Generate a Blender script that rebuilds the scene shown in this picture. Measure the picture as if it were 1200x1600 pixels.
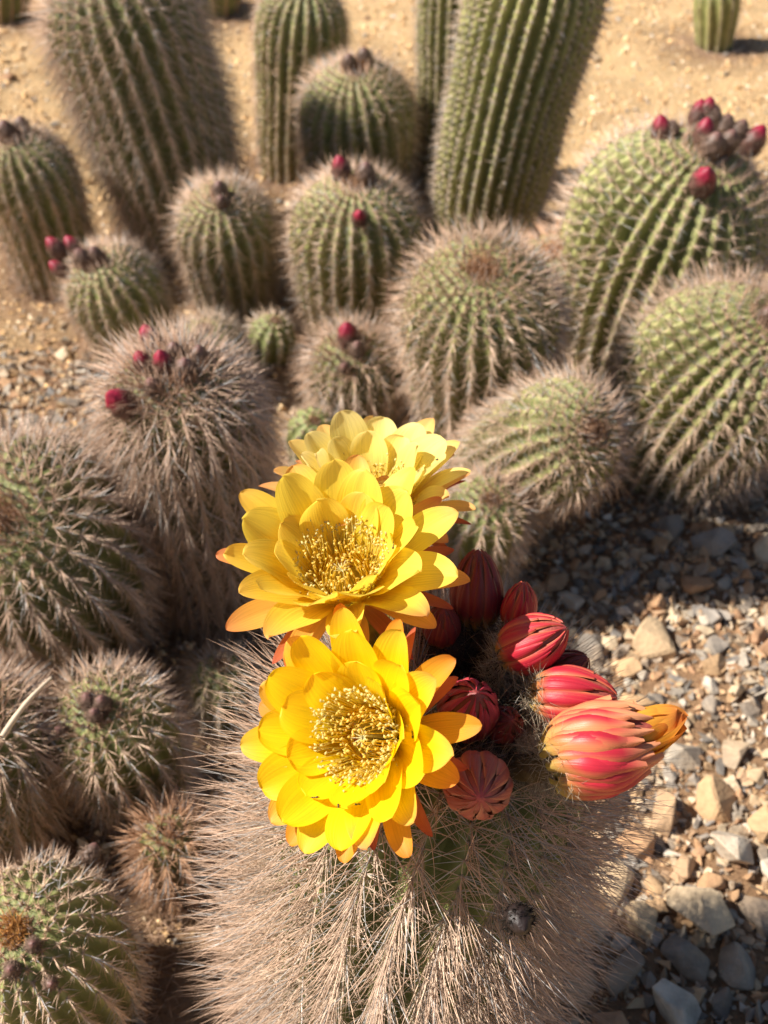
import bpy, math, random
import numpy as np
from mathutils import Vector

for o in list(bpy.data.objects):
    bpy.data.objects.remove(o)
scene = bpy.context.scene
COL = scene.collection
rng = np.random.default_rng(11)
random.seed(5)
R = math.radians

# ------------------------------------------------------------------ camera
cam_data = bpy.data.cameras.new('camera')
cam = bpy.data.objects.new('camera', cam_data)
COL.objects.link(cam)
cam.location = (0, 0, 0.9)
cam.rotation_euler = (R(50), 0, 0)
cam_data.sensor_fit = 'HORIZONTAL'
cam_data.sensor_width = 24.0
cam_data.lens = 38.0
cam_data.clip_start = 0.02
cam_data.clip_end = 300
cam_data.dof.use_dof = True
cam_data.dof.focus_distance = 0.615
cam_data.dof.aperture_fstop = 10.5
scene.camera = cam

# ------------------------------------------------------------------ sky and sun
SUN_FROM = Vector((-1.0, -0.02, 0.97)).normalized()     # direction towards the sun
world = bpy.data.worlds.new('World')
scene.world = world
world.use_nodes = True
nt = world.node_tree
bg = nt.nodes['Background']
sky = nt.nodes.new('ShaderNodeTexSky')
sky.sky_type = 'NISHITA'
sky.sun_disc = False
sky.sun_elevation = math.asin(SUN_FROM.z)
sky.sun_rotation = math.atan2(SUN_FROM.x, SUN_FROM.y)
nt.links.new(sky.outputs[0], bg.inputs[0])
bg.inputs[1].default_value = 0.05
sun_data = bpy.data.lights.new('sun', 'SUN')
sun_data.energy = 5.0
sun_data.angle = R(0.53)
sun_data.color = (1.0, 0.94, 0.85)
sun = bpy.data.objects.new('sun', sun_data)
COL.objects.link(sun)
sun.rotation_euler = SUN_FROM.to_track_quat('Z', 'Y').to_euler()
sun.location = (-3, 1, 4)

scene.view_settings.view_transform = 'Standard'
scene.view_settings.look = 'None'
scene.view_settings.gamma = 1.0
scene.view_settings.exposure = 0.85
scene.render.engine = 'CYCLES'
scene.cycles.use_denoising = True
scene.cycles.max_bounces = 8
scene.cycles.transparent_max_bounces = 8

# ------------------------------------------------------------------ measured places (metres)
CACTI = [
    ('bud_crown', (-0.1806, 0.9348, 0.0), (-0.1815, 0.8748, 0.3265), 0.0688, 24, 0.041, 17, 'fur'),
    ('left_furry', (-0.3081, 0.9059, 0.0), (-0.3274, 0.7859, 0.237), 0.0957, 24, 0.034, 16, 'fur'),
    ('brown_tuft', (-0.2166, 0.6772, 0.0), (-0.2245, 0.6272, 0.1731), 0.0527, 19, 0.025, 12, 'mid'),
    ('left_edge_low', (-0.3354, 0.6429, 0.0), (-0.3098, 0.6129, 0.1883), 0.0552, 19, 0.0375, 15, 'mid'),
    ('corner_radial', (-0.236, 0.4773, 0.0), (-0.2419, 0.4323, 0.1822), 0.0594, 22, 0.0195, 11, 'open'),
    ('baby_brown', (-0.1702, 0.585, 0.0), (-0.1682, 0.565, 0.1024), 0.0259, 12, 0.0264, 22, 'young'),
    ('baby_pale', (-0.1534, 0.767, 0.0), (-0.1499, 0.767, 0.076), 0.0288, 12, 0.0243, 16, 'pale'),
    ('tall_left', (-0.2989, 1.7158, 0.0), (-0.3832, 1.7158, 0.4275), 0.1035, 26, 0.042, 17, 'fur'),
    ('left_edge_back', (-0.4826, 1.6153, 0.0), (-0.509, 1.5953, 0.2293), 0.0676, 21, 0.0325, 14, 'mid'),
    ('magenta_buds', (-0.3377, 1.4206, 0.0), (-0.3657, 1.3906, 0.1553), 0.0642, 20, 0.0286, 14, 'open'),
    ('small_globe', (-0.2137, 1.5497, 0.0), (-0.218, 1.4997, 0.1898), 0.0674, 20, 0.0338, 15, 'open'),
    ('column_buds', (-0.0359, 1.4704, 0.0), (-0.0355, 1.4404, 0.2351), 0.0852, 23, 0.0312, 14, 'open'),
    ('column_brown_top', (-0.0369, 1.8599, 0.0), (-0.0462, 1.8299, 0.2382), 0.0887, 23, 0.0338, 15, 'open'),
    ('column_behind', (-0.1545, 1.9828, 0.0), (-0.1217, 1.9828, 0.3144), 0.0735, 22, 0.0234, 12, 'open'),
    ('tall_ribbed', (0.1487, 1.7369, 0.0), (0.2319, 1.7369, 0.4498), 0.0966, 29, 0.0195, 13, 'bare'),
    ('tall_behind', (0.1084, 1.9323, 0.0), (0.1166, 1.9323, 0.3769), 0.0632, 24, 0.0195, 11, 'bare'),
    ('center_globe', (0.1148, 1.208, -0.0), (0.1007, 1.128, 0.2856), 0.0887, 25, 0.0338, 14, 'open'),
    ('rust_top', (0.2509, 1.4287, 0.0), (0.2115, 1.3887, 0.1689), 0.0709, 15, 0.0312, 18, 'young'),
    ('big_buds', (0.3166, 1.3965, 0.0), (0.3838, 1.3665, 0.313), 0.1229, 31, 0.0312, 14, 'open'),
    ('right_edge', (0.3414, 1.1691, 0.0), (0.422, 1.1191, 0.2284), 0.1091, 31, 0.0338, 14, 'open'),
    ('side_lying', (0.1002, 1.0864, 0.0), (0.201, 0.9364, 0.216), 0.0622, 20, 0.0299, 13, 'open'),
    ('small_under', (0.0954, 0.9596, 0.0), (0.104, 0.9096, 0.1545), 0.0406, 14, 0.025, 13, 'mid'),
    ('bud_tip_small', (-0.0279, 1.2213, 0.0), (-0.0351, 1.1913, 0.1555), 0.0566, 20, 0.0325, 16, 'mid'),
    ('baby_star', (-0.0853, 1.1691, 0.0), (-0.0809, 1.1391, 0.0834), 0.0317, 11, 0.0135, 14, 'pale'),
    ('baby_green', (-0.1562, 1.3965, 0.0), (-0.143, 1.3865, 0.066), 0.0325, 11, 0.0189, 14, 'pale'),
    ('pale_hidden', (-0.2175, 1.3199, -0.0), (-0.2234, 1.2999, 0.1072), 0.0489, 15, 0.027, 16, 'pale'),
    ('tiny_far', (0.6984, 2.6086, 0.0), (0.6809, 2.6086, 0.1384), 0.0480, 12, 0.0104, 8, 'bare'),
    ('brown_far', (-0.3771, 2.8146, 0.0), (-0.3696, 2.8146, 0.1315), 0.0595, 12, 0.0144, 12, 'young'),
    ('corner_far', (-0.8458, 2.7886, 0.0), (-0.8165, 2.7886, 0.119), 0.0507, 12, 0.0168, 14, 'young'),
]
SMALL_BUDS = [
    ('bud_crown', (-0.206, 0.9183, 0.3215), (-0.2644, 0.3401, 0.9024), 0.0099, 'red'),
    ('bud_crown', (-0.205, 0.8781, 0.3263), (-0.2586, -0.0922, 0.9616), 0.0084, 'red'),
    ('bud_crown', (-0.1873, 0.8718, 0.3292), (-0.0652, -0.1606, 0.9849), 0.0095, 'red'),
    ('bud_crown', (-0.2196, 0.849, 0.3054), (-0.4451, -0.4373, 0.7814), 0.0123, 'red'),
    ('bud_crown', (-0.1608, 0.8857, 0.3279), (0.2232, -0.0101, 0.9747), 0.0090, 'dry'),
    ('bud_crown', (-0.1943, 0.8531, 0.3209), (-0.1445, -0.3717, 0.917), 0.0077, 'dry'),
    ('bud_crown', (-0.1695, 0.867, 0.3271), (0.1284, -0.2135, 0.9685), 0.0100, 'dry'),
    ('bud_crown', (-0.1804, 0.8868, 0.3311), (0.0098, 0.0027, 0.9999), 0.0084, 'dry'),
    ('left_edge_back', (-0.5097, 1.5892, 0.2318), (-0.0877, -0.1279, 0.9879), 0.0142, 'dry'),
    ('left_edge_back', (-0.4951, 1.6093, 0.2324), (0.073, 0.0931, 0.993), 0.0114, 'dry'),
    ('magenta_buds', (-0.4179, 1.4131, 0.1524), (-0.5876, 0.1037, 0.8025), 0.0113, 'red'),
    ('magenta_buds', (-0.3979, 1.4182, 0.1497), (-0.474, 0.1791, 0.8621), 0.0113, 'red'),
    ('magenta_buds', (-0.4148, 1.4022, 0.1289), (-0.7271, 0.0031, 0.6865), 0.0104, 'red'),
    ('magenta_buds', (-0.3795, 1.3846, 0.1531), (-0.2886, -0.2049, 0.9353), 0.0128, 'dry'),
    ('magenta_buds', (-0.3644, 1.3859, 0.1578), (-0.1092, -0.1865, 0.9764), 0.0102, 'dry'),
    ('small_globe', (-0.2167, 1.4986, 0.193), (-0.0017, -0.1923, 0.9813), 0.0106, 'dry'),
    ('small_globe', (-0.2131, 1.4808, 0.1853), (0.04, -0.3982, 0.9164), 0.0087, 'dry'),
    ('column_buds', (-0.0535, 1.4547, 0.238), (-0.1563, 0.0347, 0.9871), 0.0126, 'red'),
    ('column_buds', (-0.0242, 1.4449, 0.239), (0.0995, -0.0504, 0.9938), 0.0125, 'dry'),
    ('column_buds', (-0.0309, 1.3858, 0.2098), (0.044, -0.6073, 0.7933), 0.0098, 'red'),
    ('column_brown_top', (-0.0309, 1.8449, 0.2425), (0.1003, 0.0373, 0.9943), 0.0124, 'dry'),
    ('column_brown_top', (-0.0518, 1.8256, 0.2417), (-0.0743, -0.1241, 0.9895), 0.0112, 'dry'),
    ('big_buds', (0.3277, 1.3844, 0.3179), (-0.1922, 0.0429, 0.9804), 0.0129, 'red'),
    ('big_buds', (0.3405, 1.3904, 0.3201), (-0.114, 0.0787, 0.9904), 0.0089, 'dry'),
    ('big_buds', (0.3769, 1.4223, 0.3211), (0.1007, 0.2575, 0.961), 0.0125, 'red'),
    ('big_buds', (0.3916, 1.4178, 0.3198), (0.1851, 0.2319, 0.955), 0.0133, 'dry'),
    ('big_buds', (0.3724, 1.369, 0.3213), (0.0784, -0.0504, 0.9956), 0.0129, 'red'),
    ('big_buds', (0.4067, 1.411, 0.3131), (0.2807, 0.1994, 0.9389), 0.0125, 'dry'),
    ('big_buds', (0.4227, 1.4051, 0.3108), (0.3685, 0.161, 0.9156), 0.0117, 'dry'),
    ('big_buds', (0.438, 1.3961, 0.3003), (0.4706, 0.1119, 0.8752), 0.0141, 'red'),
    ('big_buds', (0.3791, 1.3469, 0.3168), (0.1196, -0.1851, 0.9754), 0.0144, 'dry'),
    ('big_buds', (0.4, 1.3631, 0.3145), (0.2478, -0.0871, 0.9649), 0.0129, 'dry'),
    ('big_buds', (0.3615, 1.2997, 0.2946), (0.0133, -0.4896, 0.8718), 0.0156, 'red'),
    ('big_buds', (0.3865, 1.4217, 0.3277), (0.147, 0.2404, 0.9595), 0.0108, 'red'),
    ('bud_tip_small', (-0.0402, 1.1894, 0.1576), (-0.0989, -0.159, 0.9823), 0.0133, 'red'),
    ('bud_tip_small', (-0.0305, 1.1752, 0.1529), (0.0291, -0.3519, 0.9356), 0.0095, 'dry'),
    ('bud_tip_small', (-0.0435, 1.1595, 0.1391), (-0.1524, -0.5932, 0.7905), 0.0073, 'dry'),
    ('brown_tuft', (-0.2297, 0.631, 0.1763), (-0.1044, -0.1425, 0.9843), 0.0073, 'dry'),
    ('brown_tuft', (-0.2192, 0.6285, 0.1762), (0.0427, -0.1781, 0.9831), 0.0072, 'dry'),
    ('brown_tuft', (-0.2232, 0.6204, 0.1735), (-0.0127, -0.2954, 0.9553), 0.0062, 'dry'),
    ('brown_tuft', (-0.2499, 0.6151, 0.1616), (-0.4129, -0.3895, 0.8233), 0.0052, 'dry'),
    ('corner_radial', (-0.2089, 0.5033, 0.1576), (0.3651, 0.6704, 0.646), 0.0068, 'dry'),
    ('corner_radial', (-0.2267, 0.4217, 0.18), (0.1722, -0.3072, 0.9359), 0.0050, 'dry'),
    ('corner_radial', (-0.2154, 0.4054, 0.1633), (0.335, -0.5472, 0.7671), 0.0046, 'dry'),
    ('corner_radial', (-0.2381, 0.4088, 0.1738), (0.0272, -0.4826, 0.8754), 0.0055, 'dry'),
    ('right_edge', (0.4002, 1.1084, 0.2364), (0.0819, -0.2173, 0.9727), 0.0085, 'dry'),
]
FRONT_BUDS = [
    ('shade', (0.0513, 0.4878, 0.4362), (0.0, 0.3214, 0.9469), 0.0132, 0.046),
    ('pink_tip', (0.0741, 0.4761, 0.4344), (0.1009, 0.1648, 0.9812), 0.0085, 0.03),
    ('lit', (0.0791, 0.4439, 0.4388), (0.7407, -0.1163, 0.6617), 0.014, 0.04),
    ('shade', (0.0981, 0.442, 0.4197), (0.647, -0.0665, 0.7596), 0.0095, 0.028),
    ('lit_side', (0.0981, 0.4181, 0.4255), (0.9318, -0.2643, 0.2488), 0.014, 0.044),
    ('opening', (0.1089, 0.3819, 0.4304), (0.9214, 0.1428, 0.3613), 0.0195, 0.06),
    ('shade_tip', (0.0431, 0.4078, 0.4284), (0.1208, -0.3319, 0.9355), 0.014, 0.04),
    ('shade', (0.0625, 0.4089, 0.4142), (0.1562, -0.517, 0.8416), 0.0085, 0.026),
    ('facing', (0.0453, 0.3633, 0.4222), (0.0, -0.8372, 0.5469), 0.015, 0.03),
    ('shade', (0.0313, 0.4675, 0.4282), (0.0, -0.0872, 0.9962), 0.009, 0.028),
]
DRIED_BUD = ((0.0623, 0.3143, 0.3892), (0.1881, -0.902, 0.3885))
STRAW = ((-0.2612, 0.5379, 0.2476), (-0.2395, 0.5933, 0.2459))
FLOWERS = [
    ('back', (-0.0066, 0.5386, 0.4529), (-0.0298, 0.0995, 0.9946)),
    ('middle', (-0.0208, 0.4677, 0.4636), (-0.1169, -0.1948, 0.9739)),
    ('front', (-0.0072, 0.3847, 0.4344), (-0.508, -0.532, 0.6774)),
]
ANTS = [
    ('front', (-0.0395, 0.3499, 0.4455), 0.4),
    ('front', (-0.0204, 0.3483, 0.4429), 2.2),
    ('front', (-0.0308, 0.342, 0.4413), -0.6),
    ('front', (0.0118, 0.3638, 0.4588), 1.5),
    ('middle', (0.0035, 0.4572, 0.4962), 1.0),
    ('middle', (-0.0016, 0.4387, 0.4907), 2.0),
    ('middle', (-0.0164, 0.4162, 0.4821), 0.2),
    ('back', (0.0272, 0.5342, 0.4802), 1.4),
    ('back', (0.0339, 0.5377, 0.4852), 2.6),
]
GRAVEL_RIGHT = [(0.064, 1.006), (0.187, 1.028), (0.267, 1.084), (0.383, 1.073), (0.519, 1.084), (0.524, 0.869), (0.377, 0.413), (0.136, 0.368), (0.082, 0.515), (0.094, 0.706)]
GRAVEL_LEFT = [(-0.607, 1.335), (-0.49, 1.416), (-0.395, 1.421), (-0.32, 1.305), (-0.303, 1.169), (-0.413, 1.144), (-0.544, 1.12)]

# ------------------------------------------------------------------ helpers
def unit(v):
    v = np.asarray(v, float)
    return v / np.maximum(np.linalg.norm(v, axis=-1, keepdims=True), 1e-12)

def mesh_np(name, verts, tris=None, quads=None, color=None, uv=None, smooth=True):
    """mesh from numpy arrays: triangles and/or quads, a colour per vertex, a uv per vertex"""
    me = bpy.data.meshes.new(name)
    verts = np.asarray(verts, np.float32)
    nt_ = 0 if tris is None else len(tris)
    nq = 0 if quads is None else len(quads)
    loops = []
    if nt_: loops.append(np.asarray(tris, np.int32).ravel())
    if nq: loops.append(np.asarray(quads, np.int32).ravel())
    loops = np.concatenate(loops)
    me.vertices.add(len(verts)); me.vertices.foreach_set('co', verts.ravel())
    me.loops.add(len(loops)); me.loops.foreach_set('vertex_index', loops)
    me.polygons.add(nt_ + nq)
    starts = np.concatenate([np.arange(nt_) * 3, nt_ * 3 + np.arange(nq) * 4]).astype(np.int32)
    me.polygons.foreach_set('loop_start', starts)
    me.polygons.foreach_set('use_smooth', np.full(nt_ + nq, smooth))
    if uv is not None:
        l = me.uv_layers.new(name='UVMap')
        l.data.foreach_set('uv', np.asarray(uv, np.float32)[loops].ravel())
    if color is not None:
        a = me.color_attributes.new('Col', 'FLOAT_COLOR', 'POINT')
        c4 = np.ones((len(verts), 4), np.float32); c4[:, :3] = color
        a.data.foreach_set('color', c4.ravel())
    me.update(calc_edges=True)
    return me

def obj(name, me, mat, parent=None, kind=None):
    o = bpy.data.objects.new(name, me)
    COL.objects.link(o)
    if mat is not None and len(me.materials) == 0:
        me.materials.append(mat)
    if parent is not None: o.parent = parent
    if kind: o['kind'] = kind
    return o

def thing(name, label, cat, loc, group=None):
    o = bpy.data.objects.new(name, None)
    COL.objects.link(o)
    o.empty_display_size = 0.05
    o.location = loc
    o['label'] = label; o['category'] = cat
    if group: o['group'] = group
    return o

def grid_quads(nu, nv, wrap=False):
    """quads of a grid with nu rows of nv vertices"""
    i, j = np.meshgrid(np.arange(nu - 1), np.arange(nv if wrap else nv - 1), indexing='ij')
    j2 = (j + 1) % nv
    return np.stack([i * nv + j, i * nv + j2, (i + 1) * nv + j2, (i + 1) * nv + j], -1).reshape(-1, 4)

def strands(base, direc, length, rad, bend, segs, c0, c1, sides=3):
    """many tapered needles in one mesh: returns verts, tris, quads, colours"""
    n = len(base)
    direc = unit(direc)
    ref = np.where(np.abs(direc[:, 2:3]) < .9, np.array([[0, 0, 1.]]), np.array([[1., 0, 0]]))
    a = unit(np.cross(direc, ref)); b = np.cross(direc, a)
    ring = np.arange(sides) / sides * 2 * math.pi
    V = []; Cc = []
    for k in range(segs):
        t = k / segs
        cen = base + direc * (length * t)[:, None] + bend * (length * t * t)[:, None]
        r = rad * (1 - t) ** .7 if k else rad
        p = cen[:, None, :] + (a[:, None, :] * np.cos(ring)[None, :, None] + b[:, None, :] * np.sin(ring)[None, :, None]) * np.reshape(r, (-1, 1, 1))
        V.append(p); Cc.append(np.repeat((c0 * (1 - t) + c1 * t)[:, None, :], sides, 1))
    V.append((base + direc * length[:, None] + bend * length[:, None])[:, None, :]); Cc.append(c1[:, None, :])
    V = np.concatenate(V, 1); Cc = np.concatenate(Cc, 1)
    m = V.shape[1]
    off = (np.arange(n) * m)[:, None, None]
    s = np.arange(sides); s2 = (s + 1) % sides
    q = []
    for k in range(segs - 1):
        q.append(np.stack([k * sides + s, k * sides + s2, (k + 1) * sides + s2, (k + 1) * sides + s], -1))
    quads = (np.concatenate(q)[None] + off).reshape(-1, 4) if q else None
    t_ = np.stack([(segs - 1) * sides + s, (segs - 1) * sides + s2, np.full(sides, m - 1)], -1)
    tris = (t_[None] + off).reshape(-1, 3)
    return V.reshape(-1, 3), tris, quads, Cc.reshape(-1, 3)

def blobs(cen, size, col, axis=None, stretch=1.0):
    """little octahedral lumps in one mesh"""
    n = len(cen)
    if axis is None: axis = unit(rng.normal(size=(n, 3)))
    ref = np.where(np.abs(axis[:, 2:3]) < .9, np.array([[0, 0, 1.]]), np.array([[1., 0, 0]]))
    a = unit(np.cross(axis, ref)); b = np.cross(axis, a)
    s = np.reshape(size, (-1, 1))
    P = np.stack([cen + axis * s * stretch, cen - axis * s * stretch, cen + a * s, cen - a * s, cen + b * s, cen - b * s], 1)
    P = P + rng.normal(size=P.shape) * s[:, None] * .18
    T = np.array([[0, 2, 4], [0, 4, 3], [0, 3, 5], [0, 5, 2], [1, 4, 2], [1, 3, 4], [1, 5, 3], [1, 2, 5]])
    tris = (T[None] + (np.arange(n) * 6)[:, None, None]).reshape(-1, 3)
    return P.reshape(-1, 3), tris, np.repeat(col, 6, 0)

# ------------------------------------------------------------------ materials
def new_mat(name):
    m = bpy.data.materials.new(name)
    m.use_nodes = True
    n = m.node_tree.nodes
    return m, m.node_tree, n['Principled BSDF'], n['Material Output']

def attr_mat(name, rough=.6, noise_scale=60., noise_amt=.25, bump=0., bump_scale=300., spec=.3, translucent=0.):
    """pigment from the vertex colours with a fine mottling on top"""
    m, t, b, out = new_mat(name)
    at = t.nodes.new('ShaderNodeVertexColor'); at.layer_name = 'Col'
    tc = t.nodes.new('ShaderNodeTexCoord')
    no = t.nodes.new('ShaderNodeTexNoise'); no.inputs['Scale'].default_value = noise_scale; no.inputs['Detail'].default_value = 5
    t.links.new(tc.outputs['Object'], no.inputs['Vector'])
    mr = t.nodes.new('ShaderNodeMapRange'); mr.inputs[1].default_value = .3; mr.inputs[2].default_value = .7
    mr.inputs[3].default_value = 1 - noise_amt; mr.inputs[4].default_value = 1 + noise_amt
    t.links.new(no.outputs[0], mr.inputs[0])
    mx = t.nodes.new('ShaderNodeVectorMath'); mx.operation = 'SCALE'
    t.links.new(at.outputs[0], mx.inputs[0]); t.links.new(mr.outputs[0], mx.inputs['Scale'])
    t.links.new(mx.outputs[0], b.inputs['Base Color'])
    b.inputs['Roughness'].default_value = rough
    b.inputs['Specular IOR Level'].default_value = spec
    if bump:
        n2 = t.nodes.new('ShaderNodeTexNoise'); n2.inputs['Scale'].default_value = bump_scale; n2.inputs['Detail'].default_value = 3
        t.links.new(tc.outputs['Object'], n2.inputs['Vector'])
        bp = t.nodes.new('ShaderNodeBump'); bp.inputs['Strength'].default_value = bump; bp.inputs['Distance'].default_value = .002
        t.links.new(n2.outputs[0], bp.inputs['Height']); t.links.new(bp.outputs[0], b.inputs['Normal'])
    if translucent:
        tr = t.nodes.new('ShaderNodeBsdfTranslucent')
        t.links.new(mx.outputs[0], tr.inputs[0])
        ms = t.nodes.new('ShaderNodeMixShader'); ms.inputs[0].default_value = translucent
        t.links.new(b.outputs[0], ms.inputs[1]); t.links.new(tr.outputs[0], ms.inputs[2])
        t.links.new(ms.outputs[0], out.inputs['Surface'])
    return m

M_BODY = attr_mat('cactus_skin', .55, 45., .22, .35, 500., .3)
M_SPINE = attr_mat('spine', .45, 30., .12, spec=.4)
M_WOOL = attr_mat('wool', .9, 200., .25, spec=.1)
M_BUD = attr_mat('bud_skin', .5, 150., .2, .3, 400., .35)
M_TUBE = attr_mat('floral_tube', .7, 200., .25, .4, 500., .2, translucent=.4)
M_STAMEN = attr_mat('stamen', .6, 200., .08, spec=.2, translucent=.55)

def petal_material(name, translucent, rough=.5):
    m, t, b, out = new_mat(name)
    at = t.nodes.new('ShaderNodeVertexColor'); at.layer_name = 'Col'
    uv = t.nodes.new('ShaderNodeUVMap'); uv.uv_map = 'UVMap'
    mp = t.nodes.new('ShaderNodeMapping'); mp.inputs['Scale'].default_value = (26, 1.3, 1)
    t.links.new(uv.outputs[0], mp.inputs[0])
    no = t.nodes.new('ShaderNodeTexNoise'); no.inputs['Scale'].default_value = 1.; no.inputs['Detail'].default_value = 3
    t.links.new(mp.outputs[0], no.inputs['Vector'])
    oi = t.nodes.new('ShaderNodeObjectInfo')
    m3 = t.nodes.new('ShaderNodeMath'); m3.operation = 'MULTIPLY'; m3.inputs[1].default_value = 40
    t.links.new(oi.outputs['Random'], m3.inputs[0])
    no.noise_dimensions = '4D'; t.links.new(m3.outputs[0], no.inputs['W'])
    mr = t.nodes.new('ShaderNodeMapRange'); mr.inputs[1].default_value = .3; mr.inputs[2].default_value = .7
    mr.inputs[3].default_value = .86; mr.inputs[4].default_value = 1.06
    t.links.new(no.outputs[0], mr.inputs[0])
    mx = t.nodes.new('ShaderNodeVectorMath'); mx.operation = 'SCALE'
    t.links.new(at.outputs[0], mx.inputs[0]); t.links.new(mr.outputs[0], mx.inputs['Scale'])
    t.links.new(mx.outputs[0], b.inputs['Base Color'])
    b.inputs['Roughness'].default_value = rough
    b.inputs['Specular IOR Level'].default_value = .3
    bp = t.nodes.new('ShaderNodeBump'); bp.inputs['Strength'].default_value = .25; bp.inputs['Distance'].default_value = .001
    t.links.new(no.outputs[0], bp.inputs['Height']); t.links.new(bp.outputs[0], b.inputs['Normal'])
    tr = t.nodes.new('ShaderNodeBsdfTranslucent')
    t.links.new(mx.outputs[0], tr.inputs[0]); t.links.new(bp.outputs[0], tr.inputs['Normal'])
    ms = t.nodes.new('ShaderNodeMixShader'); ms.inputs[0].default_value = translucent
    t.links.new(b.outputs[0], ms.inputs[1]); t.links.new(tr.outputs[0], ms.inputs[2])
    t.links.new(ms.outputs[0], out.inputs['Surface'])
    return m
M_PETAL = petal_material('petal', .47)
M_SCALE = petal_material('bud_scale', .12, .38)

def stone_material():
    m, t, b, out = new_mat('stone')
    oi = t.nodes.new('ShaderNodeObjectInfo'); ge = t.nodes.new('ShaderNodeNewGeometry')
    ad = t.nodes.new('ShaderNodeMath'); ad.operation = 'ADD'
    t.links.new(oi.outputs['Random'], ad.inputs[0]); t.links.new(ge.outputs['Random Per Island'], ad.inputs[1])
    fr = t.nodes.new('ShaderNodeMath'); fr.operation = 'FRACT'; t.links.new(ad.outputs[0], fr.inputs[0])
    cr = t.nodes.new('ShaderNodeValToRGB'); cr.color_ramp.interpolation = 'CONSTANT'
    cols = [(.60, .43, .26), (.26, .22, .18), (.52, .30, .16), (.40, .34, .27), (.62, .49, .34), (.17, .15, .13),
            (.46, .35, .24), (.31, .28, .25), (.58, .37, .20), (.60, .52, .42), (.44, .25, .14), (.60, .46, .30), (.50, .32, .19), (.33, .28, .23)]
    el = cr.color_ramp.elements
    while len(el) < len(cols): el.new(.5)
    for i, c in enumerate(cols):
        el[i].position = i / len(cols); el[i].color = (*c, 1)
    t.links.new(fr.outputs[0], cr.inputs[0])
    tc = t.nodes.new('ShaderNodeTexCoord')
    no = t.nodes.new('ShaderNodeTexNoise'); no.inputs['Scale'].default_value = 55; no.inputs['Detail'].default_value = 7
    no.inputs['Roughness'].default_value = .65
    t.links.new(ge.outputs['Position'], no.inputs['Vector'])
    mr = t.nodes.new('ShaderNodeMapRange'); mr.inputs[1].default_value = .3; mr.inputs[2].default_value = .7
    mr.inputs[3].default_value = .58; mr.inputs[4].default_value = 1.08
    t.links.new(no.outputs[0], mr.inputs[0])
    mx = t.nodes.new('ShaderNodeVectorMath'); mx.operation = 'SCALE'
    t.links.new(cr.outputs[0], mx.inputs[0]); t.links.new(mr.outputs[0], mx.inputs['Scale'])
    # ochre dust film
    n2 = t.nodes.new('ShaderNodeTexNoise'); n2.inputs['Scale'].default_value = 22; n2.inputs['Detail'].default_value = 4
    t.links.new(ge.outputs['Position'], n2.inputs['Vector'])
    m2 = t.nodes.new('ShaderNodeMapRange'); m2.inputs[1].default_value = .45; m2.inputs[2].default_value = .75; m2.inputs[4].default_value = .45
    t.links.new(n2.outputs[0], m2.inputs[0])
    mi = t.nodes.new('ShaderNodeMixRGB'); mi.inputs[2].default_value = (.55, .36, .20, 1)
    t.links.new(m2.outputs[0], mi.inputs[0]); t.links.new(mx.outputs[0], mi.inputs[1])
    t.links.new(mi.outputs[0], b.inputs['Base Color'])
    b.inputs['Roughness'].default_value = .8; b.inputs['Specular IOR Level'].default_value = .25
    n4 = t.nodes.new('ShaderNodeTexNoise'); n4.inputs['Scale'].default_value = 260; n4.inputs['Detail'].default_value = 4
    t.links.new(ge.outputs['Position'], n4.inputs['Vector'])
    bp = t.nodes.new('ShaderNodeBump'); bp.inputs['Strength'].default_value = .5; bp.inputs['Distance'].default_value = .003
    t.links.new(n4.outputs[0], bp.inputs['Height']); t.links.new(bp.outputs[0], b.inputs['Normal'])
    return m
M_STONE = stone_material()

def ground_material():
    m, t, b, out = new_mat('sandy_ground')
    at = t.nodes.new('ShaderNodeVertexColor'); at.layer_name = 'Col'
    tc = t.nodes.new('ShaderNodeTexCoord')
    def noise(sc, det, ro=.6):
        n = t.nodes.new('ShaderNodeTexNoise'); n.inputs['Scale'].default_value = sc; n.inputs['Detail'].default_value = det
        n.inputs['Roughness'].default_value = ro
        t.links.new(tc.outputs['Object'], n.inputs['Vector']); return n
    n1 = noise(160, 6, .7)
    cr = t.nodes.new('ShaderNodeValToRGB')
    e = cr.color_ramp.elements
    e[0].position = .28; e[0].color = (.50, .42, .36, 1)
    e[1].position = .72; e[1].color = (1.25, 1.2, 1.12, 1)
    e2 = e.new(.48); e2.color = (1, 1, 1, 1)
    t.links.new(n1.outputs[0], cr.inputs[0])
    mx = t.nodes.new('ShaderNodeVectorMath'); mx.operation = 'MULTIPLY'
    t.links.new(at.outputs[0], mx.inputs[0]); t.links.new(cr.outputs[0], mx.inputs[1])
    n3 = noise(9, 4)
    mr = t.nodes.new('ShaderNodeMapRange'); mr.inputs[1].default_value = .35; mr.inputs[2].default_value = .65
    mr.inputs[3].default_value = .85; mr.inputs[4].default_value = 1.1
    t.links.new(n3.outputs[0], mr.inputs[0])
    m2 = t.nodes.new('ShaderNodeVectorMath'); m2.operation = 'SCALE'
    t.links.new(mx.outputs[0], m2.inputs[0]); t.links.new(mr.outputs[0], m2.inputs['Scale'])
    t.links.new(m2.outputs[0], b.inputs['Base Color'])
    b.inputs['Roughness'].default_value = .95; b.inputs['Specular IOR Level'].default_value = .1
    n4 = noise(220, 6, .75)
    bp = t.nodes.new('ShaderNodeBump'); bp.inputs['Strength'].default_value = 1.; bp.inputs['Distance'].default_value = .012
    t.links.new(n4.outputs[0], bp.inputs['Height']); t.links.new(bp.outputs[0], b.inputs['Normal'])
    return m
M_GROUND = ground_material()

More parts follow.
